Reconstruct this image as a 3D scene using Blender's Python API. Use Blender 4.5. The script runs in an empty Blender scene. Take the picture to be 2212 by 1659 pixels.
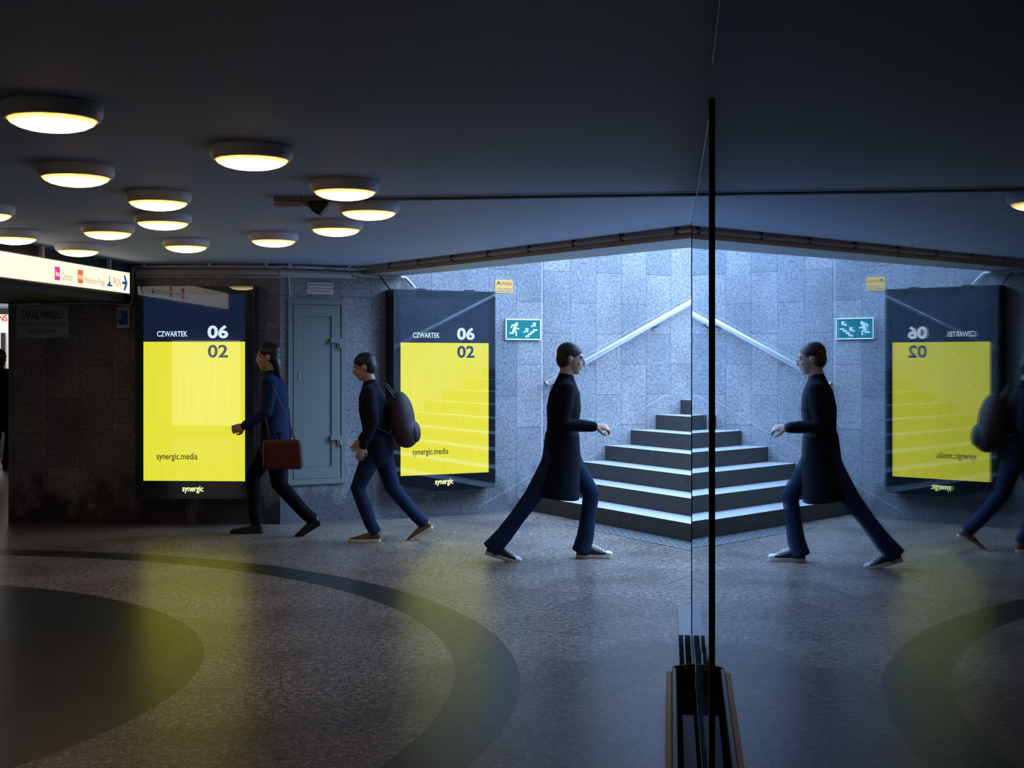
import bpy, bmesh, math, random
from mathutils import Vector, Matrix
PI = math.pi
random.seed(4)
SC = bpy.context.scene
COL = SC.collection

# ------------------------------------------------------------------ camera, sky, exposure
F, CX, HY, EYE = 2900.0, 1106.0, 782.0, 1.54
cd = bpy.data.cameras.new('camera')
cd.sensor_fit = 'HORIZONTAL'; cd.sensor_width = 36.0
cd.lens = 36.0 * F / 2212.0
cd.shift_y = -(829.5 - HY) / 2212.0
cd.clip_start = 0.05; cd.clip_end = 200
cam = bpy.data.objects.new('camera', cd); COL.objects.link(cam)
cam.location = (0, 0, EYE); cam.rotation_euler = (PI / 2, 0, 0)
SC.camera = cam
w = bpy.data.worlds.new('overcast_sky'); SC.world = w; w.use_nodes = True
SKY = w.node_tree.nodes['Background']
SKY.inputs['Color'].default_value = (0.37, 0.60, 0.98, 1)
SKY.inputs['Strength'].default_value = 9.0
SC.view_settings.view_transform = 'Standard'; SC.view_settings.look = 'None'
SC.view_settings.exposure = 0.0; SC.view_settings.gamma = 1.0
SC.view_settings.use_curve_mapping = False

# ------------------------------------------------------------------ place geometry
HC = 2.475                                   # ceiling height
dB = Vector((0.879, 0.477, 0)).normalized()  # wall beside the stairs
nB = Vector((dB.y, -dB.x, 0))
OB = Vector((0, 13.93, 0))
def st(t, s, z=0): return OB + dB * t + nB * s + Vector((0, 0, z))
A0 = Vector((-4.84, 12.90, 0)); A1 = Vector((-2.197, 12.72, 0))
dA = (A1 - A0).normalized(); nA = Vector((dA.y, -dA.x, 0))
def frame(o, d, up=Vector((0, 0, 1))):
    d = d.normalized(); n = d.cross(up).normalized()
    m = Matrix.Identity(4)
    for i in range(3): m[i][0] = d[i]; m[i][1] = up[i]; m[i][2] = n[i]; m[i][3] = o[i]
    return m
def on_line(o, d, px):                       # parameter where the plan line is met in picture column px
    a = (px - CX) / F
    return (a * o.y - o.x) / (d.x - a * d.y)
def on_wall(o, d, px, py, off=0.0):          # point on an upright plane
    n = Vector((d.y, -d.x, 0)); oo = o + n * off
    p = oo + d * on_line(oo, d, px)
    return Vector((p.x, p.y, EYE + (HY - py) * p.y / F))
def uv_wall(o, d, px, py):
    p = on_wall(o, d, px, py); return ((p - o).dot(d), p.z)
def ceil_pt(px, py, z=HC):
    Y = (z - EYE) * F / (HY - py); return Vector(((px - CX) * Y / F, Y, z))
def floor_pt(px, py, z=0):
    Y = (EYE - z) * F / (py - HY); return Vector(((px - CX) * Y / F, Y, z))

# ------------------------------------------------------------------ material helpers
class NT:
    def __init__(s, name):
        s.m = bpy.data.materials.new(name); s.m.use_nodes = True
        s.t = s.m.node_tree; s.b = s.t.nodes['Principled BSDF']; s.out = s.t.nodes['Material Output']
    def n(s, typ, **kw):
        x = s.t.nodes.new(typ)
        for k, v in kw.items():
            if hasattr(x, k): setattr(x, k, v)
            else: x.inputs[k.replace('_', ' ')].default_value = v
        return x
    def l(s, a, b): s.t.links.new(a, b)
    def math(s, op, a, b=None, c=None, clamp=False):
        x = s.t.nodes.new('ShaderNodeMath'); x.operation = op; x.use_clamp = clamp
        for i, v in enumerate((a, b, c)):
            if v is None: continue
            if isinstance(v, (int, float)): x.inputs[i].default_value = v
            else: s.l(v, x.inputs[i])
        return x.outputs[0]
    def ramp(s, fac, stops):
        x = s.t.nodes.new('ShaderNodeValToRGB'); e = x.color_ramp.elements
        while len(e) < len(stops): e.new(0.5)
        for q, (p, c) in zip(e, stops):
            q.position = p; q.color = (*c, 1) if len(c) == 3 else c
        s.l(fac, x.inputs[0]); return x.outputs[0]
    def mix(s, fac, a, b, mode='MIX'):
        x = s.t.nodes.new('ShaderNodeMix'); x.data_type = 'RGBA'; x.blend_type = mode
        for i, v in ((0, fac), (6, a), (7, b)):
            if isinstance(v, (int, float)): x.inputs[i].default_value = v
            elif isinstance(v, tuple): x.inputs[i].default_value = (*v, 1)
            else: s.l(v, x.inputs[i])
        return x.outputs[2]
    def noise(s, vec, scale, detail=2, rough=0.5):
        x = s.t.nodes.new('ShaderNodeTexNoise'); x.inputs['Scale'].default_value = scale
        x.inputs['Detail'].default_value = detail; x.inputs['Roughness'].default_value = rough
        if vec is not None: s.l(vec, x.inputs['Vector'])
        return x.outputs['Fac']
    def bump(s, h, strength, dist):
        x = s.t.nodes.new('ShaderNodeBump'); x.inputs['Strength'].default_value = strength
        x.inputs['Distance'].default_value = dist
        s.l(h, x.inputs['Height']); s.l(x.outputs[0], s.b.inputs['Normal'])
    def xyz(s, vec):
        x = s.t.nodes.new('ShaderNodeSeparateXYZ'); s.l(vec, x.inputs[0]); return x.outputs
    def comb(s, x_, y_, z_=0.0):
        x = s.t.nodes.new('ShaderNodeCombineXYZ')
        for i, v in enumerate((x_, y_, z_)):
            if isinstance(v, (int, float)): x.inputs[i].default_value = v
            else: s.l(v, x.inputs[i])
        return x.outputs[0]
def plain(name, col, rough=0.5, metal=0.0, spec=0.5, var=0.12, scale=30.0, emit=None, estr=0.0):
    m = NT(name); tc = m.n('ShaderNodeTexCoord').outputs['Object']
    f = m.noise(tc, scale, 3)
    c = m.mix(f, tuple(x * (1 - var) for x in col), tuple(min(1, x * (1 + var)) for x in col))
    m.l(c, m.b.inputs['Base Color'])
    m.b.inputs['Roughness'].default_value = rough; m.b.inputs['Metallic'].default_value = metal
    m.b.inputs['Specular IOR Level'].default_value = spec
    if emit:
        m.b.inputs['Emission Color'].default_value = (*emit, 1); m.b.inputs['Emission Strength'].default_value = estr
    return m.m
def granite(name, dark, light, stairs_lines=False, grime=0.5, off=0.0):
    """granite slabs 0.325 x 0.656 m laid in staggered upright courses; the UV map is in metres"""
    m = NT(name); uv = m.n('ShaderNodeUVMap').outputs[0]
    u, v, _ = m.xyz(uv)
    cu = m.math('DIVIDE', m.math('SUBTRACT', u, 0.380 + off), 0.3245)
    col = m.math('FLOOR', cu); fu = m.math('FRACT', cu)
    par = m.math('MODULO', m.math('ADD', col, 100.0), 2.0)
    cv = m.math('ADD', m.math('DIVIDE', m.math('SUBTRACT', v, 0.0), 0.656), m.math('MULTIPLY', par, 0.5))
    cv = m.math('ADD', cv, 0.19)
    row = m.math('FLOOR', cv); fv = m.math('FRACT', cv)
    wn = m.n('ShaderNodeTexWhiteNoise', noise_dimensions='2D'); m.l(m.comb(col, row), wn.inputs['Vector'])
    tone = m.math('MULTIPLY_ADD', wn.outputs['Value'], 0.32, 0.82)
    sp = m.noise(uv, 125.0, 2, 0.6); sp2 = m.noise(uv, 33.0, 2, 0.5)
    spk = m.math('ADD', m.math('MULTIPLY', sp, 0.75), m.math('MULTIPLY', sp2, 0.25))
    c = m.ramp(spk, [(0.37, dark), (0.50, tuple((a + b) / 2 for a, b in zip(dark, light))), (0.63, light)])
    c = m.mix(1.0, c, m.comb(tone, tone, tone), 'MULTIPLY')
    tint = m.mix(wn.outputs['Value'], (0.96, 0.99, 1.04), (1.07, 0.99, 0.97))
    c = m.mix(1.0, c, tint, 'MULTIPLY')
    g = m.noise(uv, 1.7, 4, 0.6)
    g = m.ramp(g, [(0.38, (1 - grime * .6,) * 3), (0.6, (1.0,) * 3)])
    c = m.mix(1.0, c, g, 'MULTIPLY')
    # splash dirt with a ragged upper edge near the floor
    d = m.noise(m.comb(m.math('MULTIPLY', u, 3.0), m.math('MULTIPLY', v, 1.5)), 1.2, 3)
    d = m.math('SUBTRACT', m.math('MULTIPLY_ADD', d, 1.7, -0.50), v)
    d = m.math('MULTIPLY_ADD', d, 5.0, 0.2, clamp=True)
    c = m.mix(m.math('MULTIPLY', d, min(1, grime * 1.4)), c, tuple(x * .35 for x in dark))
    e1 = m.math('MINIMUM', fu, m.math('SUBTRACT', 1.0, fu)); e1 = m.math('LESS_THAN', e1, 0.006)
    e2 = m.math('MINIMUM', fv, m.math('SUBTRACT', 1.0, fv)); e2 = m.math('LESS_THAN', e2, 0.0035)
    j = m.math('MAXIMUM', e1, e2)
    c = m.mix(m.math('MULTIPLY', j, 0.85), c, tuple(x * .4 for x in dark))
    if stairs_lines:                         # light filler lines that climb with the stairs
        for c0, lo, hi in ((0.243, -0.4, 5.5), (1.18, 0.42, 5.5)):
            q = m.math('SUBTRACT', m.math('SUBTRACT', v, m.math('MULTIPLY', u, 0.4825)), c0)
            q = m.math('LESS_THAN', m.math('ABSOLUTE', q), 0.0035)
            q = m.math('MULTIPLY', q, m.math('GREATER_THAN', u, lo))
            c = m.mix(m.math('MULTIPLY', q, 0.35), c, (0.75, 0.75, 0.75))
        q = m.math('LESS_THAN', m.math('ABSOLUTE', m.math('SUBTRACT', u, 0.36)), 0.007)
        c = m.mix(m.math('MULTIPLY', q, 0.4), c, (0.6, 0.6, 0.6))
    m.l(c, m.b.inputs['Base Color'])
    m.b.inputs['Roughness'].default_value = 0.42
    m.b.inputs['Specular IOR Level'].default_value = 0.4
    m.bump(spk, 0.12, 0.002)
    return m.m
def floor_material():
    m = NT('granite_floor'); tc = m.n('ShaderNodeTexCoord').outputs['Object']
    x, y, z = m.xyz(tc)
    dx = m.math('ADD', x, 4.53); dy = m.math('SUBTRACT', y, 6.467)
    r = m.math('SQRT', m.math('ADD', m.math('MULTIPLY', dx, dx), m.math('MULTIPLY', dy, dy)))
    ang = m.math('ARCTAN2', dy, dx)
    sp = m.noise(tc, 75.0, 3, 0.65); s2 = m.noise(tc, 26.0, 3, 0.6)
    spk = m.math('ADD', m.math('MULTIPLY', sp, 0.6), m.math('MULTIPLY', s2, 0.4))
    light = m.ramp(spk, [(0.38, (0.035, 0.030, 0.028)), (0.5, (0.15, 0.125, 0.108)), (0.60, (0.49, 0.395, 0.33))])
    dark = m.ramp(spk, [(0.35, (0.016, 0.018, 0.018)), (0.65, (0.036, 0.040, 0.040))])
    in_ring = m.math('MULTIPLY', m.math('GREATER_THAN', r, 4.25), m.math('LESS_THAN', r, 4.57))
    in_disc = m.math('LESS_THAN', r, 2.97)
    mask = m.math('MAXIMUM', in_ring, in_disc)
    # slab joints: rings and rays inside the circle, a straight grid outside it
    ring = m.math('LESS_THAN', m.math('ABSOLUTE', m.math('SUBTRACT', m.math('FRACT', m.math('DIVIDE', m.math('SUBTRACT', r, 2.97), 0.64)), 0.0)), 0.006)
    ai = m.math('MULTIPLY', ang, 24 / PI)
    band = m.math('FLOOR', m.math('DIVIDE', m.math('SUBTRACT', r, 2.97), 0.64))
    af = m.math('FRACT', m.math('ADD', ai, m.math('MULTIPLY', band, 0.5)))
    ray = m.math('LESS_THAN', m.math('MULTIPLY', af, m.math('MULTIPLY', r, PI / 24)), 0.005)
    circ = m.math('MULTIPLY', m.math('MAXIMUM', ring, ray), m.math('LESS_THAN', r, 4.57))
    a = m.math('ADD', m.math('MULTIPLY', x, 0.477), m.math('MULTIPLY', y, 0.879))
    b = m.math('SUBTRACT', m.math('MULTIPLY', x, 0.879), m.math('MULTIPLY', y, 0.477))
    fa = m.math('FRACT', m.math('DIVIDE', a, 0.62)); rowa = m.math('FLOOR', m.math('DIVIDE', a, 0.62))
    fb = m.math('FRACT', m.math('ADD', m.math('DIVIDE', b, 1.1), m.math('MULTIPLY', rowa, 0.37)))
    grid = m.math('MAXIMUM', m.math('LESS_THAN', fa, 0.022), m.math('LESS_THAN', fb, 0.012))
    grid = m.math('MULTIPLY', grid, m.math('GREATER_THAN', r, 4.58))
    wn = m.n('ShaderNodeTexWhiteNoise', noise_dimensions='2D')
    m.l(m.comb(rowa, m.math('FLOOR', m.math('ADD', m.math('DIVIDE', b, 1.1), m.math('MULTIPLY', rowa, 0.37)))), wn.inputs['Vector'])
    tone = m.math('MULTIPLY_ADD', wn.outputs['Value'], 0.25, 0.87)
    c = m.mix(1.0, light, m.comb(tone, tone, tone), 'MULTIPLY')
    c = m.mix(mask, c, dark)
    st_ = m.noise(tc, 1.3, 4, 0.6); st_ = m.ramp(st_, [(0.35, (0.6,) * 3), (0.55, (1,) * 3)])
    c = m.mix(1.0, c, st_, 'MULTIPLY')
    spots = m.noise(tc, 5.0, 2, 0.6); spots = m.ramp(spots, [(0.70, (1,) * 3), (0.76, (0.45,) * 3)])
    c = m.mix(1.0, c, spots, 'MULTIPLY')
    jj = m.math('MULTIPLY', m.math('MAXIMUM', circ, grid), 0.6)
    c = m.mix(jj, c, (0.02, 0.02, 0.02))
    m.l(c, m.b.inputs['Base Color'])
    ro = m.math('MULTIPLY_ADD', s2, 0.20, 0.21); m.l(ro, m.b.inputs['Roughness'])
    m.b.inputs['Specular IOR Level'].default_value = 0.15
    m.bump(spk, 0.06, 0.002)
    return m.m
def glass_material(name, wav=0.0):
    """thin sheet of clear shop glass: Fresnel reflection over a see-through body"""
    m = NT(name); t = m.t; t.nodes.remove(m.b)
    geo = m.n('ShaderNodeNewGeometry')
    ior = m.math('MULTIPLY_ADD', geo.outputs['Backfacing'], (1 / 1.52 - 1.52), 1.52)
    fr = m.n('ShaderNodeFresnel'); m.l(ior, fr.inputs['IOR'])
    tr = m.n('ShaderNodeBsdfTransparent'); tr.inputs['Color'].default_value = (0.80, 0.86, 0.88, 1)
    gl = m.n('ShaderNodeBsdfGlossy'); gl.inputs['Roughness'].default_value = 0.0
    gl.inputs['Color'].default_value = (0.86, 0.93, 1.0, 1)
    if wav:
        tc = m.n('ShaderNodeTexCoord').outputs['Object']
        mp = m.n('ShaderNodeMapping'); mp.inputs['Scale'].default_value = (1, 1, 1); m.l(tc, mp.inputs[0])
        h = m.noise(mp.outputs[0], 4.0, 0)
        bp = m.n('ShaderNodeBump'); bp.inputs['Strength'].default_value = 1.0; bp.inputs['Distance'].default_value = wav
        m.l(h, bp.inputs['Height']); m.l(bp.outputs[0], gl.inputs['Normal'])
    mx = m.n('ShaderNodeMixShader'); m.l(fr.outputs[0], mx.inputs[0])
    m.l(tr.outputs[0], mx.inputs[1]); m.l(gl.outputs[0], mx.inputs[2]); m.l(mx.outputs[0], m.out.inputs[0])
    return m.m
def emitter(name, col, strength, rough=0.08):
    m = NT(name)
    m.b.inputs['Base Color'].default_value = (0.01, 0.01, 0.012, 1); m.b.inputs['Roughness'].default_value = rough
    m.b.inputs['Specular IOR Level'].default_value = 0.5
    m.b.inputs['Emission Color'].default_value = (*col, 1); m.b.inputs['Emission Strength'].default_value = strength
    return m
def screen_yellow():
    m = emitter('lit_yellow_poster', (0.84, 0.76, 0.055), 1.5)
    tc = m.n('ShaderNodeTexCoord').outputs['Object']; x, y, z = m.xyz(tc)
    rip = m.noise(m.comb(m.math('MULTIPLY', x, 40.0), m.math('MULTIPLY', y, 1.6)), 1.0, 2)
    c = m.mix(rip, (0.82, 0.70, 0.03), (0.96, 0.79, 0.055)); m.l(c, m.b.inputs['Emission Color'])
    return m.m
def diffuser_material():
    m = emitter('glowing_frosted_glass', (1, .8, .5), 1.0, 0.35)
    tc = m.n('ShaderNodeTexCoord').outputs['Object']; x, y, z = m.xyz(tc)
    r = m.math('SQRT', m.math('ADD', m.math('MULTIPLY', x, x), m.math('MULTIPLY', y, y)))
    f = m.math('DIVIDE', r, 0.155, clamp=True)
    sw = m.noise(m.comb(m.math('MULTIPLY', x, 6.0), m.math('MULTIPLY', y, 22.0)), 1.5, 2)
    f2 = m.math('MULTIPLY_ADD', sw, 0.3, m.math('MULTIPLY', m.math('POWER', f, 6.0), 0.75))
    c = m.ramp(f2, [(0.05, (1.0, 0.70, 0.36)), (0.4, (1.0, 0.60, 0.24)), (0.9, (1.0, 0.46, 0.11))])
    m.l(c, m.b.inputs['Emission Color'])
    e = m.math('MULTIPLY_ADD', f2, -8.2, 9.0); m.l(e, m.b.inputs['Emission Strength'])
    m.b.inputs['Base Color'].default_value = (0.5, 0.45, 0.35, 1)
    return m.m
M = {}
M['wallA'] = granite('brown_grey_granite_slabs', (0.035, 0.032, 0.036), (0.40, 0.36, 0.37), grime=0.6)
M['wallB'] = granite('blue_grey_granite_slabs', (0.065, 0.07, 0.08), (0.48, 0.485, 0.51), stairs_lines=True, grime=0.35)
M['floor'] = floor_material()
M['ceiling'] = plain('ceiling_paint', (0.46, 0.57, 0.78), 0.7, var=0.05, scale=2.0)
M['beam_face'] = plain('rusty_beige_paint', (0.50, 0.36, 0.26), 0.7, var=0.25, scale=8)
M['pale_paint'] = plain('pale_soffit_paint', (0.42, 0.46, 0.48), 0.6, var=0.15, scale=2)
M['dark_wall'] = plain('dark_render', (0.06, 0.06, 0.065), 0.8)
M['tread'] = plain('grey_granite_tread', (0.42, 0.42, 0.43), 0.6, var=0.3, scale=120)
M['riser'] = plain('dark_granite_riser', (0.050, 0.046, 0.044), 0.7, var=0.6, scale=25)  # step faces other than the top, much darker than the tread
M['white_metal'] = plain('white_lamp_enamel', (0.85, 0.85, 0.85), 0.45)
M['pvc'] = plain('white_plastic_conduit', (0.52, 0.50, 0.49), 0.45)
M['conduit'] = plain('dusty_grey_conduit', (0.42, 0.38, 0.35), 0.5)
M['black'] = plain('black_metal', (0.008, 0.009, 0.011), 0.3)
M['case'] = plain('black_case_enamel', (0.010, 0.011, 0.014), 0.25)
M['rubber'] = plain('black_rubber', (0.012, 0.012, 0.013), 0.6)
M['steel'] = plain('brushed_steel', (0.88, 0.88, 0.89), 0.30, metal=0.6, var=0.05, scale=60)
M['steel_dull'] = plain('dull_steel', (0.35, 0.35, 0.37), 0.4, metal=1.0)
M['brass'] = plain('worn_brass', (0.52, 0.34, 0.06), 0.6, metal=0.0)
M['steel_dark'] = plain('dark_worn_steel', (0.10, 0.10, 0.11), 0.5, metal=0.5, spec=0.3)
M['matt_black'] = plain('matt_black_dirt', (0.006, 0.006, 0.007), 0.95, spec=0.05)
M['door'] = plain('grey_green_paint', (0.20, 0.235, 0.225), 0.45, var=0.06)
M['door_dark'] = plain('shadow_gap_rubber', (0.02, 0.022, 0.022), 0.7)
M['diffuser'] = diffuser_material()
M['yellow'] = screen_yellow()
M['navy'] = emitter('navy_lit_poster', (0.012, 0.022, 0.065), 0.8).m
M['screen_glow'] = emitter('glowing_white_letters', (0.80, 0.86, 0.95), 1.4).m
M['navy_ink'] = plain('navy_ink', (0.012, 0.03, 0.12), 0.3, emit=(0.012, 0.035, 0.12), estr=0.8)
M['dark_ink'] = plain('dark_ink', (0.02, 0.025, 0.02), 0.3, emit=(0.03, 0.035, 0.01), estr=0.7)
M['logo'] = emitter('backlit_logo', (0.95, 1.0, 0.35), 2.4).m
M['cover'] = glass_material('clear_cover_glass')
M['glass'] = glass_material('shop_window_glass')
M['glass_wavy'] = glass_material('slightly_wavy_shop_window_glass', 0.00035)
M['sign_lit'] = emitter('lit_cream_sign_face', (1.0, 0.83, 0.62), 1.25, 0.3).m
M['sign_frame'] = plain('sign_aluminium', (0.28, 0.27, 0.25), 0.5)
M['enamel'] = plain('old_white_enamel_plate', (0.42, 0.45, 0.47), 0.5, var=0.2, scale=6)
M['white_plate'] = plain('white_plate', (0.62, 0.60, 0.58), 0.5, var=0.08)
M['black_ink'] = plain('black_ink', (0.015, 0.015, 0.015), 0.5)
M['red_ink'] = plain('red_ink', (0.55, 0.05, 0.05), 0.5)
M['blue_ink'] = plain('blue_ink', (0.02, 0.13, 0.42), 0.5)
M['grey_ink'] = plain('grey_ink', (0.35, 0.33, 0.30), 0.5, emit=(0.5, 0.42, 0.33), estr=0.7)
M['pink'] = plain('magenta_ink', (0.7, 0.04, 0.25), 0.5, emit=(0.72, 0.04, 0.28), estr=0.8)
M['orange'] = plain('orange_ink', (0.85, 0.2, 0.05), 0.5, emit=(0.85, 0.19, 0.05), estr=0.8)
M['sign_blue'] = plain('sign_blue_ink', (0.0, 0.09, 0.3), 0.5, emit=(0.0, 0.13, 0.4), estr=0.6)
M['green'] = plain('exit_sign_green', (0.0, 0.17, 0.15), 0.35, var=0.15, scale=12)
M['white_ink'] = plain('white_ink', (0.85, 0.88, 0.88), 0.4, var=0.02)
M['amber'] = plain('amber_sticker', (0.75, 0.42, 0.08), 0.5, var=0.1)
M['violet_ink'] = plain('violet_ink', (0.10, 0.09, 0.25), 0.5)
M['shop_white'] = emitter('lit_white_shop_panel', (1.0, 0.90, 0.80), 1.3, 0.4).m
M['shop_red'] = emitter('lit_red_letters', (0.9, 0.06, 0.03), 0.9).m
M['window_lit'] = emitter('lit_window_panel', (1.0, 0.93, 0.80), 1.5, 0.4).m
M['skin'] = plain('skin', (0.50, 0.30, 0.22), 0.5, var=0.08)
M['hair_dark'] = plain('dark_brown_hair', (0.018, 0.013, 0.010), 0.5, var=0.5, scale=90)
M['hair_black'] = plain('black_hair', (0.008, 0.008, 0.009), 0.45, var=0.4, scale=90)
M['coat'] = plain('near_black_coat', (0.008, 0.010, 0.016), 0.9, spec=0.1, var=0.3)
M['jacket'] = plain('dark_navy_jacket', (0.010, 0.014, 0.028), 0.85, spec=0.15, var=0.3)
M['sweater'] = plain('blue_sweater', (0.016, 0.032, 0.08), 0.9, spec=0.1, var=0.3, scale=50)
M['jeans'] = plain('dark_blue_denim', (0.016, 0.028, 0.066), 0.9, spec=0.12, var=0.45, scale=40)
M['trousers'] = plain('black_trousers', (0.006, 0.007, 0.010), 0.9, spec=0.1, var=0.3)
M['bag_red'] = plain('dark_red_bag', (0.10, 0.008, 0.010), 0.6)
M['bag_dark'] = plain('plum_brown_backpack', (0.045, 0.026, 0.032), 0.7)
M['shoe_canvas'] = plain('dark_blue_canvas', (0.020, 0.027, 0.045), 0.7, var=0.3, scale=80)
M['rubber_cream'] = plain('cream_rubber', (0.62, 0.54, 0.40), 0.5)
M['rubber_white'] = plain('white_rubber', (0.72, 0.72, 0.70), 0.45)
M['leather'] = plain('brown_leather', (0.17, 0.065, 0.026), 0.45)
M['leather_black'] = plain('black_leather', (0.010, 0.010, 0.012), 0.35)
M['iris'] = plain('dark_iris', (0.03, 0.02, 0.015), 0.2)
M['interior'] = plain('shop_interior_blue', (0.02, 0.06, 0.15), 0.6, var=0.5, scale=2)
M['drain'] = plain('steel_grate', (0.22, 0.23, 0.25), 0.5, metal=0.3)

# ------------------------------------------------------------------ mesh helpers
class MB:
    def __init__(s): s.v = []; s.f = []; s.mi = []; s.uv = None
    def add(s, vs, fs, mi=0):
        o = len(s.v); s.v += [Vector(p) for p in vs]
        s.f += [tuple(i + o for i in q) for q in fs]; s.mi += [mi] * len(fs); return s
    def box(s, a, b, mi=0):
        (x0, y0, z0), (x1, y1, z1) = a, b
        x0, x1 = min(x0, x1), max(x0, x1); y0, y1 = min(y0, y1), max(y0, y1); z0, z1 = min(z0, z1), max(z0, z1)
        return s.add([(x0, y0, z0), (x1, y0, z0), (x1, y1, z0), (x0, y1, z0), (x0, y0, z1), (x1, y0, z1), (x1, y1, z1), (x0, y1, z1)],
                     [(3, 2, 1, 0), (4, 5, 6, 7), (0, 1, 5, 4), (1, 2, 6, 5), (2, 3, 7, 6), (3, 0, 4, 7)], mi)
    def prism(s, poly, z0, z1, mi=0):
        n = len(poly)
        vs = [(p[0], p[1], z0) for p in poly] + [(p[0], p[1], z1) for p in poly]
        fs = [tuple(range(n - 1, -1, -1)), tuple(range(n, 2 * n))] + [(i, (i + 1) % n, n + (i + 1) % n, n + i) for i in range(n)]
        return s.add(vs, fs, mi)
    def stroke(s, a, b, wd, z0, z1, mi=0, cap=0):
        a = Vector(a); b = Vector(b); d = (b - a).normalized(); n = Vector((-d.y, d.x)) * wd / 2
        a = a - d * wd * cap; b = b + d * wd * cap
        return s.prism([a - n, b - n, b + n, a + n], z0, z1, mi)
    def disc(s, c, r, z0, z1, mi=0, n=20):
        return s.prism([(c[0] + r * math.cos(2 * PI * i / n), c[1] + r * math.sin(2 * PI * i / n)) for i in range(n)], z0, z1, mi)
    def lathe(s, prof, n=48, mi=0):
        vs = []; fs = []; k = len(prof)
        for i in range(n):
            a = 2 * PI * i / n
            vs += [(r * math.cos(a), r * math.sin(a), z) for r, z in prof]
        for i in range(n):
            for j in range(k - 1):
                i2 = (i + 1) % n
                fs.append((i * k + j, i * k + j + 1, i2 * k + j + 1, i2 * k + j))
        return s.add(vs, fs, mi)
    def sweep(s, pts, rad, n=16, ref=Vector((0, 1, 0)), mi=0, caps=True):
        pts = [Vector(p) for p in pts]
        rad = [(r, r) if isinstance(r, (int, float)) else r for r in rad]
        ts = []
        for i in range(len(pts)):
            a = pts[max(i - 1, 0)]; b = pts[min(i + 1, len(pts) - 1)]
            ts.append((b - a).normalized())
        if caps:
            t0, t1 = ts[0], ts[-1]; r0, r1 = min(rad[0]), min(rad[-1])
            pts = [pts[0] - t0 * r0 * .9, pts[0] - t0 * r0 * .6] + pts + [pts[-1] + t1 * r1 * .6, pts[-1] + t1 * r1 * .9]
            sc = lambda r, k: (r[0] * k, r[1] * k)
            rad = [sc(rad[0], .35), sc(rad[0], .8)] + rad + [sc(rad[-1], .8), sc(rad[-1], .35)]
            ts = [t0, t0] + ts + [t1, t1]
        vs = []; k = len(pts)
        for p, r, t in zip(pts, rad, ts):
            rf = Vector(ref); u = rf - t * rf.dot(t)
            if u.length < 0.15: rf = Vector((1, 0, 0.2)); u = rf - t * rf.dot(t)
            u.normalize(); v_ = t.cross(u)
            vs += [p + u * (r[0] * math.cos(2 * PI * i / n)) + v_ * (r[1] * math.sin(2 * PI * i / n)) for i in range(n)]
        fs = [(i * n + j, i * n + (j + 1) % n, (i + 1) * n + (j + 1) % n, (i + 1) * n + j) for i in range(k - 1) for j in range(n)]
        fs += [tuple(range(n - 1, -1, -1)), tuple(range((k - 1) * n, k * n))]
        return s.add(vs, fs, mi)
    def blob(s, c, r, n=16, mi=0, rot=None):
        c = Vector(c); vs = []; fs = []; m = n // 2
        for j in range(1, m):
            th = PI * j / m
            for i in range(n):
                a = 2 * PI * i / n
                q = Vector((r[0] * math.sin(th) * math.cos(a), r[1] * math.sin(th) * math.sin(a), r[2] * math.cos(th)))
                if rot is not None: q = rot @ q
                vs.append(c + q)
        tp = Vector((0, 0, r[2])); bt = -tp
        if rot is not None: tp = rot @ tp; bt = rot @ bt
        vs += [c + tp, c + bt]; T = len(vs) - 2
        for j in range(m - 2):
            for i in range(n): fs.append((j * n + i, (j + 1) * n + i, (j + 1) * n + (i + 1) % n, j * n + (i + 1) % n))
        for i in range(n):
            fs.append((T, i, (i + 1) % n)); fs.append((T + 1, (m - 2) * n + (i + 1) % n, (m - 2) * n + i))
        return s.add(vs, fs, mi)
    def xf(s, mat):
        s.v = [mat @ p for p in s.v]; return s
    def build(s, name, mats, parent=None, smooth=False, remesh=0.0, fix=True, bevel=0.0, smooth_it=0):
        me = bpy.data.meshes.new(name); me.from_pydata([tuple(p) for p in s.v], [], s.f)
        mats = mats if isinstance(mats, (list, tuple)) else [mats]
        for q in mats: me.materials.append(q)
        me.polygons.foreach_set('material_index', s.mi)
        if s.uv:
            l = me.uv_layers.new(name='UVMap')
            for p in me.polygons:
                for li in p.loop_indices: l.data[li].uv = s.uv(me.vertices[me.loops[li].vertex_index].co, p.normal)
        if fix:
            bm = bmesh.new(); bm.from_mesh(me); bmesh.ops.recalc_face_normals(bm, faces=bm.faces); bm.to_mesh(me); bm.free()
        o = bpy.data.objects.new(name, me); COL.objects.link(o)
        if remesh:
            r = o.modifiers.new('r', 'REMESH'); r.mode = 'VOXEL'; r.voxel_size = remesh; r.adaptivity = 0
            if smooth_it:
                q = o.modifiers.new('s', 'SMOOTH'); q.iterations = smooth_it; q.factor = 0.5
            dg = bpy.context.evaluated_depsgraph_get()
            nm = bpy.data.meshes.new_from_object(o.evaluated_get(dg)); o.modifiers.clear(); o.data = nm
            nm.materials.clear()
            for q in mats: nm.materials.append(q)
            smooth = True
        if bevel:
            b = o.modifiers.new('b', 'BEVEL'); b.width = bevel; b.segments = 2; b.limit_method = 'ANGLE'
        if smooth: o.data.polygons.foreach_set('use_smooth', [True] * len(o.data.polygons))
        if parent is not None: o.parent = parent
        return o
def tag(o, label=None, cat=None, group=None, kind=None):
    if label: o['label'] = label
    if cat: o['category'] = cat
    if group: o['group'] = group
    if kind: o['kind'] = kind
    return o
def thing(name, label, cat, mat=None, group=None):
    o = bpy.data.objects.new(name, None); COL.objects.link(o); o.empty_display_size = 0.1
    if mat is not None: o.matrix_world = mat
    return tag(o, label, cat, group)
def struct(o): o['kind'] = 'structure'; return o
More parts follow.
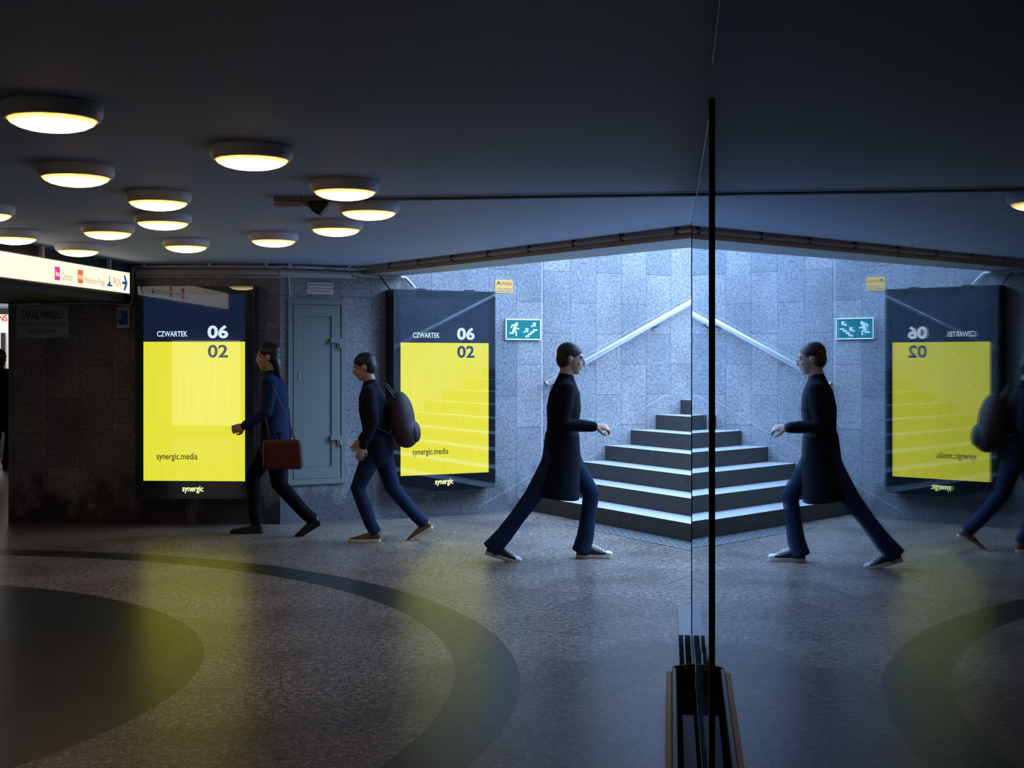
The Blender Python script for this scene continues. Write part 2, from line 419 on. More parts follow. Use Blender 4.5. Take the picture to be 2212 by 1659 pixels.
def copy_tree(o, parent=None):
    c = o.copy(); COL.objects.link(c); c.parent = parent
    for ch in [x for x in SC.objects if x.parent == o]: copy_tree(ch, c)
    return c
def lettering(body, box, mat, parent, z=0.0, depth=0.002, bold=0.0, name='lettering', mirror=False, shear=0.0):
    """raised letters fitted to box = (u0, v0, u1, v1) in the parent's own plane"""
    cu = bpy.data.curves.new('t', 'FONT'); cu.body = body; cu.offset = bold; cu.extrude = 0.001; cu.resolution_u = 3
    cu.space_line = 0.9
    to = bpy.data.objects.new('t', cu); COL.objects.link(to)
    dg = bpy.context.evaluated_depsgraph_get(); me = bpy.data.meshes.new_from_object(to.evaluated_get(dg))
    bpy.data.objects.remove(to); bpy.data.curves.remove(cu)
    xs = [v.co.x for v in me.vertices]; ys = [v.co.y for v in me.vertices]
    if not xs: return None
    x0, x1, y0, y1 = min(xs), max(xs), min(ys), max(ys)
    for v in me.vertices:
        fx = (v.co.x - x0) / (x1 - x0)
        if mirror: fx = 1 - fx
        v.co = Vector((box[0] + fx * (box[2] - box[0]), box[1] + (v.co.y - y0) / (y1 - y0) * (box[3] - box[1]), z + (depth if v.co.z > 0 else 0)))
    me.materials.clear(); me.materials.append(mat)
    o = bpy.data.objects.new(name, me); COL.objects.link(o); o.parent = parent
    return o

# ------------------------------------------------------------------ the setting
# floor
f = MB().box((-13, -3, -0.2), (11.5, 25, 0)); struct(f.build('floor', M['floor']))
# ceiling slab and the beam that edges the stair opening
L1o, L1d = Vector((-1.44, 13.15, 0)), Vector((0.5646, -0.8254, 0))
L2o, L2d = Vector((-1.05, 13.24, 0)), Vector((0.594, -0.805, 0))
def l1(k): return L1o + L1d * k
def l2(k): return L2o + L2d * k
WS = 6.5                                      # width of the stairs
pc = [(-13, -3), (11.5, -3), (11.5, 13.2), st(8.2, WS + .02), l1(6.53), l1(-0.30), (-1.5, 25), (-13, 25)]
struct(MB().prism([(p[0], p[1]) for p in pc], HC, HC + 0.58).build('ceiling', M['ceiling']))
pb = [l1(-0.30), l1(6.85), l2(6.85), l2(-0.41)]
o = MB().prism([(p.x, p.y) for p in pb], 2.394, HC + 0.58).build('trim_1', [M['beam_face'], M['pale_paint']])
for p in o.data.polygons:
    if p.normal.z < -0.5 or p.normal.dot(Vector((0.8, 0.6, 0))) > 0.5: p.material_index = 1
struct(o)
# unseen parapet added above that edge to keep skylight off the wall
pp = [l2(-0.41) - Vector((.30, .2, 0)), l2(6.85) - Vector((.30, .2, 0)), l2(6.85) - Vector((.02, 0, 0)), l2(-0.41) - Vector((.02, 0, 0))]
struct(MB().prism([(p.x, p.y) for p in pp], HC + 0.58, 4.15).build('trim_sky_block', M['tread']))
# walls as boxes along a plan line, UV in metres
def wall(name, a, b, thick, z0, z1, mat, back=True):
    a = Vector(a).to_3d(); b = Vector(b).to_3d(); d = (b - a); L = d.length; m = frame(a, d)
    q = MB().box((0, z0, 0), (L, z1, -thick))
    q.uv = lambda co, n: (co.x, co.y) if abs(n.x) < 0.5 else (co.z + 7, co.y)
    o = q.build(name, mat); o.matrix_world = m
    return struct(o)
wB0 = -2.503
def uvw(off):
    return lambda co, n: (co.x + off, co.y) if abs(n.x) < 0.5 else (co.z + 7, co.y)
def wall_uv(name, a, d, t0, t1, thick, z0, z1, mat):
    m = frame(a, d); q = MB().box((t0, z0, 0), (t1, z1, -thick)); q.uv = uvw(0)
    o = q.build(name, mat); o.matrix_world = m; return struct(o)
wall_uv('wall_back', OB, dB, wB0, 9.0, 0.3, 0, 4.15, M['wallB'])  # unseen top raised above the street to cut the skylight
wall_uv('wall_left', A0, dA, 0, (A1 - A0).length, 0.35, 0, HC, M['wallA'])
# far side wall of the stairs, seen mirrored in the poster case glass
m = frame(st(0, WS), -dB); q = MB().box((-9.0, 0, 0), (1.0, 4.15, -0.3))  # height beyond street level added to block low skylight
q.uv = lambda co, n: (-co.x, co.y) if abs(n.x) < 0.5 else (co.z + 7, co.y)
o = q.build('wall_right', M['wallB']); o.matrix_world = m; struct(o)
PF = Vector((1.018, 7.531, 0))                # far end of the glass front
cor = st(-1.0, WS)
wall('wall_shop_end', (cor.x, cor.y, 0), (PF.x + .02, PF.y - .01, 0), 0.15, 0, HC, M['dark_wall'])
wall('wall_shop_back', (5.0, 8.85, 0), (5.0, -3, 0), 0.2, 0, HC, M['interior'])
wall('wall_rear', (6, -2.6, 0), (-13, -2.6, 0), 0.3, 0, HC, M['dark_wall'])
wall('wall_far_left', (-12, -3, 0), (-12, 25, 0), 0.3, 0, HC, M['dark_wall'])
wall('wall_corridor_end', (-13, 23.5, 0), (-4, 23.5, 0), 0.3, 0, HC, M['dark_wall'])
wall('wall_corridor_side', (-4.86, 24, 0), (-4.83, 12.95, 0), 0.3, 0, HC, M['dark_wall'])
# lowered ceiling edge at the left, over the mouth of the corridor
def xf_(Y): return -3.87 + 0.104 * (Y - 10.63)
pl = [(xf_(12.98), 12.98), (xf_(12.98) - 1.3, 13.0), (xf_(4.0) - 1.3, 4.0), (xf_(4.0), 4.0)]
struct(MB().prism(pl, 2.105, HC + .1).build('trim_2', M['dark_wall']))
# pavement at the top of the stairs
m = frame(st(0, 0), dB); o = MB().box((0.154 + .33 * 19, 2.8, 0), (11, 3.04, WS + 0.0)).build('floor_street', M['tread']); o.matrix_world = m; struct(o)

# ------------------------------------------------------------------ stairs
ms = frame(st(0, 0), dB)
stairs = thing('staircase', 'broad grey granite staircase climbing to the daylight beside the glass front', 'stairs', ms)
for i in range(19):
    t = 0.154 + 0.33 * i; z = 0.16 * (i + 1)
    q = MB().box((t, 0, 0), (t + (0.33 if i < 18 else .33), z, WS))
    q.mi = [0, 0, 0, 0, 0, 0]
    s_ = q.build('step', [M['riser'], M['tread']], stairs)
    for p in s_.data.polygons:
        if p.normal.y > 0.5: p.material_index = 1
# steel drain grating along the foot of the stairs
g = thing('drain_grating', 'narrow patterned steel drain grating in the floor along the foot of the stairs', 'grating', ms)
q = MB().box((-0.14, 0, 1.3), (0.15, 0.006, WS)); q.build('frame', M['drain'], g)
q = MB()
for k in range(78):
    for j in range(5):
        zc = 1.34 + k * 0.06; xc = -0.12 + j * 0.055 + (0.012 if k % 2 else 0)
        q.box((xc, 0.006, zc), (xc + .03, 0.011, zc + .035))
q.build('pattern', M['steel_dull'], g)

def handrail(name, label, mat, t0, t1, z0, off, brk):
    h = thing(name, label, 'handrail', mat)
    dz = 0.4825
    P = lambda t: Vector((t, z0 + (t - t0) * dz, off))
    q = MB().sweep([P(t0), P((t0 + t1) / 2), P(t1)], [0.031] * 3, 20, ref=Vector((0, 0, 1)), caps=False); q.build('rail', M['steel'], h, smooth=True)
    q = MB().sweep([P(t0) - Vector((.012, .006, 0)), P(t0)], [0.033] * 2, 20, ref=Vector((0, 0, 1)), caps=False); q.build('end_cap', M['steel_dull'], h)
    for t in brk:
        c = P(t)
        b = MB().sweep([c + Vector((0, -.02, 0)), c + Vector((0, -.055, -.005)), c + Vector((-.004, -.075, -off * .5)), c + Vector((-.004, -.078, -off + .012))], [0.011] * 4, 12, ref=Vector((1, 0, 0)), caps=False).build('bracket', M['steel_dull'], h, smooth=True)
        q = MB().disc((0, 0), 0.035, 0, 0.012); q.v = [Vector((v.x, v.y, v.z)) + Vector((c.x - .004, c.y - .078, 0)) for v in q.v]; q.build('flange', M['steel_dull'], b)
    return h
tA = on_line(st(0, .1), dB, 1181); zA = EYE + (HY - 829) * st(tA, .1).y / F
handrail('handrail', 'bright steel handrail rising along the granite wall left of the stairs', ms, tA, 6.6, zA, 0.1, [on_line(st(0, .1), dB, p) for p in (1206, 1424)] + [3.3, 4.8, 6.2])
mr = frame(st(0, WS), dB); mr2 = mr.copy()
for i in range(3): mr2[i][2] = -mr[i][2]; mr2[i][0] = mr[i][0]
# the second handrail on the other side of the stairs (built left-handed by mirroring its offsets)
def handrail2():
    h = thing('handrail', 'second steel handrail on the far side of the stairs, reflected in the poster case glass', 'handrail', frame(st(0, WS), dB))
    P = lambda t: Vector((t, zA + (t - tA) * 0.4825, -0.1))
    MB().sweep([P(tA), P(3.4), P(6.6)], [0.031] * 3, 20, ref=Vector((0, 0, 1)), caps=False).build('rail', M['steel'], h, smooth=True)
    for t in (0.6, 2.0, 3.5, 5.0, 6.3):
        c = P(t)
        b = MB().sweep([c + Vector((0, -.02, 0)), c + Vector((0, -.055, .005)), c + Vector((0, -.075, .05)), c + Vector((0, -.078, .09))], [0.011] * 4, 12, ref=Vector((1, 0, 0)), caps=False).build('bracket', M['steel_dull'], h, smooth=True)
handrail2()

# ------------------------------------------------------------------ glass front (it mirrors the passage)
G1d = Vector((PF.x - 0.591, PF.y - 3.9, 0)).normalized(); G1o = Vector((0.591, 3.9, 0))
G2d = Vector((0.1216, 0.9926, 0)).normalized()
L1g = (PF - G1o).length
w1 = struct(thing('window_1', None, None, frame(G1o, G1d)))
MB().box((0.012, 0.03, -0.010), (L1g, 2.30, 0)).build('pane', M['glass_wavy'], w1)
MB().box((L1g, 0.012, -0.013), (L1g + .006, 2.325, 0.002)).build('edge_profile', M['rubber'], w1)
MB().box((0.012, 2.30, -0.011), (L1g + .004, 2.312, .001)).build('top_profile', M['steel_dull'], w1)
w2 = struct(thing('window_2', None, None, frame(G1o, G2d)))
MB().box((-6.5, 0.03, -0.010), (-0.010, 2.40, 0)).build('pane', M['glass'], w2)
MB().box((-0.010, 0.0, -0.019), (0.022, 2.305, -0.004)).build('mullion', M['black'], w2)
MB().box((-0.010, 0.0, -0.004), (0.022, 2.417, 0.009)).build('mullion', M['black'], w2)
MB().box((-6.5, 2.40, -0.011), (-0.01, 2.42, .001)).build('top_profile', M['black'], w2)
# rail housing that holds the foot of the glass
gm = frame(G1o, G1d)
h = thing('glass_rail_housing', 'long low open metal channel with a brass edge at the foot of the glass front', 'rail', gm)
e = on_line(G1o, G1d, 1503); e = (6.37 - 3.9) / G1d.y
MB().box((-4.5, 0, -0.100), (e, 0.088, -0.122)).build('outer_wall', M['steel_dark'], h, bevel=0.005)
MB().box((-4.5, 0, -0.122), (e - .04, 0.080, -0.148)).build('brass_strip', M['brass'], h, bevel=0.005)
MB().box((-4.5, 0, -0.012), (e, 0.012, -0.100)).build('inner_floor', M['matt_black'], h)
MB().box((-4.5, 0.012, -0.030), (e - .6, 0.020, -0.078)).build('inner_strip', M['interior'], h)
q = MB().prism([(-0.012, 0), (-0.122, 0), (-0.122, 0.086), (-0.10, 0.097), (-0.05, 0.104), (-0.012, 0.106)], 0, 0.010)
q.v = [Vector((e + v.z, v.y, v.x)) for v in q.v]; q.build('end_cap', M['steel_dark'], h, bevel=0.002)
q = MB().box((e - .012, .080, -.05), (e - .001, .090, -.06)); q.build('screw', M['brass'], h)
h = thing('floor_track', 'dark flush floor track with steel lines running on from the rail housing', 'track', gm)
eT = (7.531 - 3.9) / G1d.y
MB().box((e + .014, 0, -0.012), (eT, 0.006, -0.082)).build('base', M['matt_black'], h)
MB().box((e + .014, 0.006, -0.050), (eT, 0.010, -0.058)).build('steel_line', M['steel_dark'], h)
MB().box((e + .014, 0.006, -0.014), (eT, 0.010, -0.020)).build('steel_line', M['steel_dark'], h)
q = MB().box((eT + .006, 0, 0.03), (eT + .95, 0.006, -0.082)); o = q.build('floor_plate', M['steel_dark']); o.matrix_world = gm
tag(o, 'smooth grey metal floor plate just beyond the far foot of the glass front', 'floor plate')

# ------------------------------------------------------------------ ceiling lamps
LAMPS = [  # column of the centre, row of the housing's upper edge, label
 (113, 204, 'largest round ceiling lamp, nearest to the camera at the upper left'),
 (544, 303, 'round ceiling lamp second in size, hanging alone right of the nearest one'),
 (164, 346, 'round ceiling lamp right below the largest lamp at the left'),
 (745, 381, 'round ceiling lamp just above the end of the ceiling conduit, by the security camera'),
 (342, 407, 'round ceiling lamp, upper one of the two that nearly touch at left centre'),
 (797, 431, 'rightmost of the round ceiling lamps, below the conduit end'),
 (352, 456, 'round ceiling lamp, lower one of the two that nearly touch at left centre'),
 (726, 472, 'round ceiling lamp below the security camera, left of the rightmost lamp'),
 (233, 480, 'small round ceiling lamp just left of and below the touching pair'),
 (591, 499, 'small round ceiling lamp over the narrow steel door'),
 (402, 513, 'small round ceiling lamp over the left poster case, in the row nearest the wall'),
 (169, 523, 'small round ceiling lamp right above the lit direction sign'),
 (29, 493, 'small round ceiling lamp partly cut by the left edge of the picture'),
 (-35, 436, 'round ceiling lamp of which only a sliver shows at the left edge'),
]
def make_lamp(label):
    l = thing('ceiling_lamp', label, 'ceiling lamp', group='round ceiling lamps')
    MB().lathe([(0.0001, 0), (0.172, 0), (0.178, -0.006), (0.178, -0.040), (0.173, -0.044), (0.173, -0.047), (0.166, -0.058), (0.156, -0.059), (0.150, -0.052)]).build('housing', M['white_metal'], l, smooth=True)
    MB().lathe([(0.157, -0.056), (0.147, -0.070), (0.122, -0.083), (0.09, -0.092), (0.05, -0.098), (0.0001, -0.100)]).build('diffuser', M['diffuser'], l, smooth=True)
    q = MB().box((-.05, -.171, -.060), (-.03, -.160, -.052)); q.build('latch', M['white_metal'], l)
    return l
lamp0 = None
for i, (px, py, lab) in enumerate(LAMPS):
    c = ceil_pt(px, py); c = Vector(((px - CX) * (c.y + .175) / F, c.y + .175, HC))
    if lamp0 is None: lamp0 = make_lamp(lab); o = lamp0
    else: o = copy_tree(lamp0); o['label'] = lab
    o.location = c; o.rotation_euler = (0, 0, random.uniform(-.5, .5))

# ------------------------------------------------------------------ poster cases
def poster_case(label, m, cw=1.125):
    p = thing('poster_case', label, 'advertising case', m, 'lit poster cases with a yellow poster')
    W, Hh, D = cw, 1.99, 0.2
    MB().box((0, 0, -D), (W, Hh, -0.012)).build('case', M['case'], p, bevel=0.006)
    MB().box((0.004, 0.004, -0.0119), (W - .004, Hh - .004, -0.006)).build('bezel', M['case'], p)
    x0, x1 = 0.078, 1.046; y0, ys, y1 = 0.164, 1.468, 1.909
    pl = thing('poster', None, None); pl.parent = p
    q = MB().box((x0, y0, -.0058), (x1, ys, -.004)); q.build('yellow_field', M['yellow'], pl)
    q = MB().box((x0, ys, -.0058), (x1, y1, -.004)); q.build('navy_field', M['navy'], pl)
    lettering('06', (.690, ys + .030, .888, ys + .155), M['screen_glow'], pl, -.0038, .0005, 0.035)
    lettering('02', (.693, ys - .150, .885, ys - .028), M['navy_ink'], pl, -.0038, .0005, 0.022)
    lettering('CZWARTEK', (.208, ys + .048, .500, ys + .100), M['screen_glow'], pl, -.0038, .0005, 0.016)
    lettering('synergic.media', (.205, .345, .595, .425), M['dark_ink'], pl, -.0038, .0005, 0.010)
    lettering('synergic', (.450, .048, .650, .118), M['logo'], p, -.0058, .0006, 0.015, name='backlit_logo')
    MB().box((0.0, 0.0, 0.0), (W, Hh, 0.005)).build('cover_glass', M['cover'], p)
    for u in (0.24 * W, 0.72 * W): MB().box((u, Hh, -.10), (u + .09, Hh + .012, -.03)).build('hinge', M['case'], p)
    return p
oA = A0 + nA * 0.205; uA = on_line(oA, dA, 292)
pA = oA + dA * uA; zc = 0.262
poster_case('black lit poster case with a yellow poster on the dark wall under the direction sign', frame(Vector((pA.x, pA.y, zc)), dA))
oP = st(0, 0.205); uP = on_line(oP, dB, 850); pP = oP + dB * uP
poster_case('black lit poster case with a yellow poster beside the green exit sign', frame(Vector((pP.x, pP.y, zc)), dB))

# ------------------------------------------------------------------ steel door of the service cupboard
u0, v1 = uv_wall(OB, dB, 620, 645); u1, v0 = uv_wall(OB, dB, 745, 1043)
d = thing('service_cupboard', 'tall narrow grey green steel cupboard door in the granite wall between the poster cases', 'cupboard', frame(OB + dB * u0 + Vector((0, 0, v0)), dB))
W, Hh = u1 - u0, v1 - v0
q = MB(); fw = 0.048
q.box((0, 0, -0.001), (fw, Hh, .028)).box((W - fw, 0, -.001), (W, Hh, .028)).box((fw, 0, -.001), (W - fw, fw * 1.1, .028)).box((fw, Hh - fw * 1.1, -.001), (W - fw, Hh, .028))
q.build('frame', M['door'], d, bevel=.003)
MB().box((fw, fw, -.0008), (W - fw, Hh - fw, .004)).build('gap', M['door_dark'], d)
leaf = MB(); a, b_ = fw + .009, 0.145
x0, x1, y0, y1 = a, W - a, a, Hh - a
px0, px1, py0, py1 = 0.155, W - 0.145, 0.165, Hh - 0.165
leaf.box((x0, y0, .004), (px0, y1, .024)).box((px1, y0, .004), (x1, y1, .024)).box((px0, y0, .004), (px1, py0, .024)).box((px0, py1, .004), (px1, y1, .024))
leaf.box((px0, py0, .004), (px1, py1, .008)); lf = leaf.build('door', M['door'], d)
MB().box((px0 + .006, py0 + .006, .008), (px1 - .006, py1 - .006, .011)).build('panel', M['door'], lf)
MB().box((0.105, 1.0, .024), (0.125, 1.07, .030)).build('lock', M['steel_dull'], lf)
for v in (Hh - .42, .42):
    q = MB().box((W - .165, v, .024), (W - .085, v + .045, .05)).box((W - .095, v - .05, .024), (W - .04, v + .045, .045)).box((W - .075, v - .05, .028), (W - .035, v - .005, .055))
    q.build('hinge', M['door'], d, bevel=.003)

# ------------------------------------------------------------------ signs on the wall
def plate(name, label, cat, o_, d_, box, mat, th=0.004, off=0.0015):
    (pxa, pya, pxb, pyb) = box
    ua, va = uv_wall(o_, d_, pxa, pyb); ub, vb = uv_wall(o_, d_, pxb, pya)
    p = thing(name, label, cat, frame(o_ + d_ * ua + Vector((0, 0, va)) + Vector((d_.y, -d_.x, 0)) * off, d_))
    W, Hh = ub - ua, vb - va
    MB().box((0, 0, 0), (W, Hh, th)).build('plate', mat, p, bevel=.001)
    return p, W, Hh
p, W, Hh = plate('notice_plate', 'old white enamel plate with black writing ZAKAZ HANDLU on the dark wall', 'sign', A0, dA, (35, 660, 148, 729), M['enamel'])
T = lambda fx0, fy0, fx1, fy1: (W * fx0, Hh * fy0, W * fx1, Hh * fy1)
lettering('ZAKAZ HANDLU', T(.10, .58, .90, .86), M['black_ink'], p, .0042, .001, .01)
lettering('W PRZEJŚCIU PODZIEMNYM', T(.04, .35, .96, .50), M['black_ink'], p, .0042, .001, 0)
lettering('I NA SCHODACH', T(.24, .13, .76, .27), M['black_ink'], p, .0042, .001, .01)
for x_, y_ in ((.03, .06), (.95, .06), (.04, .92), (.95, .92)): MB().disc((W * x_, Hh * y_), .008, .004, .007, n=10).build('screw', M['rubber'], p)
p, W, Hh = plate('notice_plate', 'small white plate with red writing above the steel cupboard door', 'sign', OB, dB, (663, 611, 720, 635), M['white_plate'])
lettering('NAKLEJANIE I ROZDAWANIE', T(.05, .66, .95, .86), M['red_ink'], p, .0042, .001, .0)
lettering('OGŁOSZEŃ I INFORMACJI', T(.09, .40, .91, .60), M['red_ink'], p, .0042, .001, .0)
lettering('JEST SUROWO KARANE', T(.13, .14, .87, .34), M['red_ink'], p, .0042, .001, .0)
for x_ in (.03, .97): MB().disc((W * x_, Hh * .5), .006, .004, .007, n=10).build('screw', M['rubber'], p)
p, W, Hh = plate('warning_sticker', 'small amber sticker with UWAGA in red at the upper corner of the poster case', 'sign', OB, dB, (1069, 605, 1107, 633), M['amber'])
lettering('UWAGA', T(.36, .60, .95, .84), M['red_ink'], p, .0042, .0006, .01)
lettering('STAŁY NADZÓR', T(.10, .28, .95, .42), M['violet_ink'], p, .0042, .0006, .0)
lettering('KAMER VIDEO', T(.05, .07, .95, .21), M['violet_ink'], p, .0042, .0006, .0)
q = MB().stroke((W * .10, Hh * .62), (W * .10 + .02, Hh * .84), .012, .0042, .005).stroke((W * .26, Hh * .6), (W * .26, Hh * .84), .01, .0042, .005).disc((W * .18, Hh * .78), .012, .0042, .005)
q.build('pictogram', M['violet_ink'], p)
# green exit sign
ua, va = uv_wall(OB, dB, 1089.5, 734); ub, vb = uv_wall(OB, dB, 1166, 690)
p = thing('exit_sign', 'green exit sign with a running figure and stairs beside the right poster case', 'sign', frame(OB + dB * ua + Vector((0, 0, va)) + nB * .001, dB))
W, Hh = ub - ua, vb - va
fr = .012
q = MB().box((0, 0, 0), (W, Hh, .02)); q.build('backing', M['white_plate'], p)
q = MB().box((0, 0, .02), (fr, Hh, .028)).box((W - fr, 0, .02), (W, Hh, .028)).box((fr, 0, .02), (W - fr, fr, .028)).box((fr, Hh - fr, .02), (W - fr, Hh, .028)); q.build('frame', M['white_ink'], p)
MB().box((fr, fr, .02), (W - fr, Hh - fr, .022)).build('green_panel', M['green'], p)
q = MB()
def S(a, b, wd, cap=.3):
    # coordinates read on the magnified sign: x 130..1185, y 410..1030
    cv = lambda c: ((c[0] - 130) / 1055 * W, (1030 - c[1]) / 620 * Hh)
    q.stroke(cv(a), cv(b), wd / 1055 * W, .022, .0235, cap=cap)
q.disc(((460 - 130) / 1055 * W, (1030 - 560) / 620 * Hh), 46 / 1055 * W, .022, .0235)
for a, b, wd in [((425, 610), (370, 770), 80), ((400, 590), (340, 590), 34), ((335, 590), (300, 665), 34), ((440, 660), (455, 700), 40), ((455, 700), (530, 700), 34),
                 ((360, 760), (355, 830), 44), ((355, 832), (260, 832), 38), ((390, 750), (450, 805), 44), ((450, 800), (450, 905), 40)]: S(a, b, wd)
q.build('running_figure', M['white_ink'], p)
for dx, dy in ((0, 0), (222, -172)):
    q = MB()
    S((680 + dx, 805 + dy), (780 + dx, 715 + dy), 34); S((720 + dx, 695 + dy), (805 + dx, 695 + dy), 26, 0.1); S((798 + dx, 690 + dy), (775 + dx, 800 + dy), 34, 0.1)
    q.build('arrow', M['white_ink'], p)
q = MB()
for k in range(4):
    x_, y_ = 740 + 76 * k, 955 - 62 * k
    S((x_, y_), (x_, y_ - 42), 36, .2); S((x_, y_ - 38), (x_ + 84 + (20 if k == 3 else 0), y_ - 38), 38, .2)
q.build('stairs_pictogram', M['white_ink'], p)
for x_, y_ in ((.035, .065), (.5, .065), (.965, .065), (.035, .935), (.5, .935), (.965, .935)): MB().disc((W * x_, Hh * y_), .005, .028, .030, n=8).build('screw', M['rubber'], p)
# small intercom box on the dark wall
ua, va = uv_wall(A0, dA, 256, 709); ub, vb = uv_wall(A0, dA, 283, 663)
p = thing('intercom_box', 'small white wall box with a cracked blue window left of the left poster case', 'box', frame(A0 + dA * ua + Vector((0, 0, va)), dA))
W, Hh = ub - ua, vb - va
MB().box((0, 0, 0), (W, Hh, .05)).build('housing', M['white_plate'], p, bevel=.006)
MB().box((.014, .03, .05), (W - .012, Hh - .035, .053)).build('window', M['blue_ink'], p)
q = MB().stroke((.03, Hh - .05), (.045, Hh * .55), .012, .053, .055).stroke((.045, Hh * .55), (.03, Hh * .4), .008, .053, .055); q.build('crack', M['white_plate'], p)
MB().disc((W * .45, .05), .016, .053, .06).build('knob', M['rubber'], p)
MB().box((.035, Hh - .025, .05), (W - .035, Hh - .018, .051)).build('slot', M['blue_ink'], p)

# ------------------------------------------------------------------ hanging lit direction sign
SX = lambda Y: -3.75 + 0.104 * (Y - 10.63)
def SY(px): a = (px - CX) / F; return 4.8555 / (0.104 - a)
Sd = Vector((0.104, 1, 0)).normalized()
Y0, Y1 = 9.0, SY(281)
sg = thing('direction_sign', 'long lit cream direction sign hanging from the ceiling at the left', 'sign', frame(Vector((SX(Y0), Y0, 2.176)), Sd))
k = 1 / Sd.y; LS = (Y1 - Y0) * k; HS = 0.192
MB().box((0, -.008, -.10), (LS, HS + .008, -.004)).build('housing', M['sign_frame'], sg)
MB().box((0, 0, -.004), (LS - .008, HS, .0)).build('lit_face', M['sign_lit'], sg)
q = MB().box((0, HS, -.004), (LS, HS + .008, .004)).box((0, -.008, -.004), (LS, 0, .004)); q.build('edge_profile', M['sign_frame'], sg)
ux = lambda px: (SY(px) - Y0) * k
Bx = lambda pa, va_, pb, vb_: (ux(pa), va_ * HS, ux(pb), vb_ * HS)
b = Bx(118, .17, 129, .74); sb = MB().box((b[0], b[1], .0), (b[2], b[3], .002)).build('bus_mark', M['pink'], sg)
lettering('bus', Bx(120, .34, 127.5, .58), M['sign_lit'], sg, .0022, .0004, .01)
b = Bx(168, .17, 179, .76); MB().box((b[0], b[1], .0), (b[2], b[3], .002)).build('tram_mark', M['orange'], sg)
lettering('tram', Bx(169, .36, 178, .56), M['sign_lit'], sg, .0022, .0004, .01)
lettering('Ochota', Bx(133, .22, 156, .54), M['grey_ink'], sg, .0005, .0004, .0)
lettering('Mokotów Praga', Bx(182.5, .13, 226.5, .50), M['grey_ink'], sg, .0005, .0004, .0)
lettering('PKiN', Bx(244.5, .26, 260.5, .66), M['grey_ink'], sg, .0005, .0004, .0)
q = MB(); b = Bx(231, .22, 242, .30); q.box((b[0], b[1], .0), (b[2], b[3], .002)); b = Bx(234.5, .30, 238.5, .42); q.box((b[0], b[1], .0), (b[2], b[3], .002)); b = Bx(236, .42, 237.2, .68); q.box((b[0], b[1], 0), (b[2], b[3], .002))
q.build('tower_pictogram', M['sign_blue'], sg)
q = MB(); b = Bx(264, .42, 272, .54); q.box((b[0], b[1], .0), (b[2], b[3], .002))
q.prism([(ux(266.8), .84 * HS), (ux(271), .48 * HS), (ux(275), .48 * HS), (ux(270.3), .84 * HS)], 0, .002).prism([(ux(266.8), .12 * HS), (ux(270.3), .12 * HS), (ux(275), .48 * HS), (ux(271), .48 * HS)], 0, .002); q.build('arrow', M['sign_blue'], sg)
for px in (102, 246):
    u = ux(px); q = MB(); q.box((u - .02, HS + .008, -.06), (u + .02, HC - 2.176, -.03)); q.build('hanger', M['pvc'], sg)

# ------------------------------------------------------------------ conduits and ducts
def pipe(name, label, pts, r, mat, clips=(), clip_size=.02, square=False, cat='conduit'):
    t = thing(name, label, cat)
    q = MB()
    for a, b in zip(pts[:-1], pts[1:]):
        q.sweep([a, b], [r, r], 4 if square else 10, ref=Vector((0, 0, 1)), caps=False)
    q.build('pipe', mat, t, smooth=not square)
    for c in clips:
        MB().box((c.x - clip_size / 2, c.y - clip_size / 2, c.z - clip_size * .9), (c.x + clip_size / 2, c.y + clip_size / 2, c.z + clip_size * 1.1)).build('clip', mat, t)
    return t
WA = lambda px, py, o=.04: on_wall(A0, dA, px, py, o)
WB = lambda px, py, o=.04: on_wall(OB, dB, px, py, o)
def top1(px, z=HC - .03, off=.02):           # along the ceiling edge over the stair opening
    nn = Vector((-L1d.y, L1d.x, 0)) * -1
    oo = L1o + nn * off * 0
    p = oo + L1d * on_line(oo, L1d, px); return Vector((p.x - .03, p.y - .02, z))
pts = [WA(20, 658), WA(88, 656), WA(200, 653), WA(240, 655), WA(281, 660), WA(286, 652), WA(286, 582), WA(292, 576), WA(450, 575), WA(603, 577), WB(608, 576), WB(700, 579), WB(770, 582), top1(800, 2.45)]
pipe('cable_conduit', 'pale round conduit climbing the dark wall and running along the top of both walls', pts, .012, M['pvc'], [WA(34, 652), WA(128, 652), WA(232, 650), WA(312, 572), WA(453, 571), WA(576, 573), WB(627, 574), WB(755, 579)], .03)
cl = [top1(p) for p in (785, 849, 912, 984, 1062, 1151, 1247, 1351, 1471)] + [l1(k_) + Vector((-.03, -.02, HC - .03)) for k_ in (5.1, 5.5, 5.9)]
tt = pipe('cable_conduit', 'grey conduit with dark clips along the ceiling edge over the stair opening', [top1(800), top1(1471), l1(6.0) + Vector((-.03, -.02, HC - .03))], .014, M['conduit'], [], .03)
for c in cl: MB().box((c.x - .014, c.y - .014, c.z - .022), (c.x + .014, c.y + .014, c.z + .03)).build('clip', M['rubber'], tt)
def duct(label, pts, r, mat):
    t = thing('cable_duct', label, 'cable duct'); q = MB()
    for a, b in zip(pts[:-1], pts[1:]): q.sweep([a, b], [r, r], 4, ref=Vector((0, 0, 1)), caps=False)
    q.build('channel', mat, t); return t
duct('wide white flat cable duct running above the left poster case and the cupboard', [WA(293, 588, .03), WA(603, 588, .03), WB(610, 588, .03), WB(758, 594, .03)], .026, M['pvc'])
duct('thinner white cable duct just under the wide one', [WA(295, 598, .02), WA(603, 598, .02), WB(609, 595.5, .02), WB(770, 599, .02)], .014, M['pvc'])
duct('short vertical white cable duct down to the cupboard door', [WB(624, 597, .02), WB(626, 642, .02)], .011, M['pvc'])
duct('white cable duct bending down to the top of the right poster case', [WB(760, 591, .03), WB(818, 598, .03), WB(876, 600, .03), WB(893, 618, .05), WB(903, 629, .1)], .016, M['pvc'])
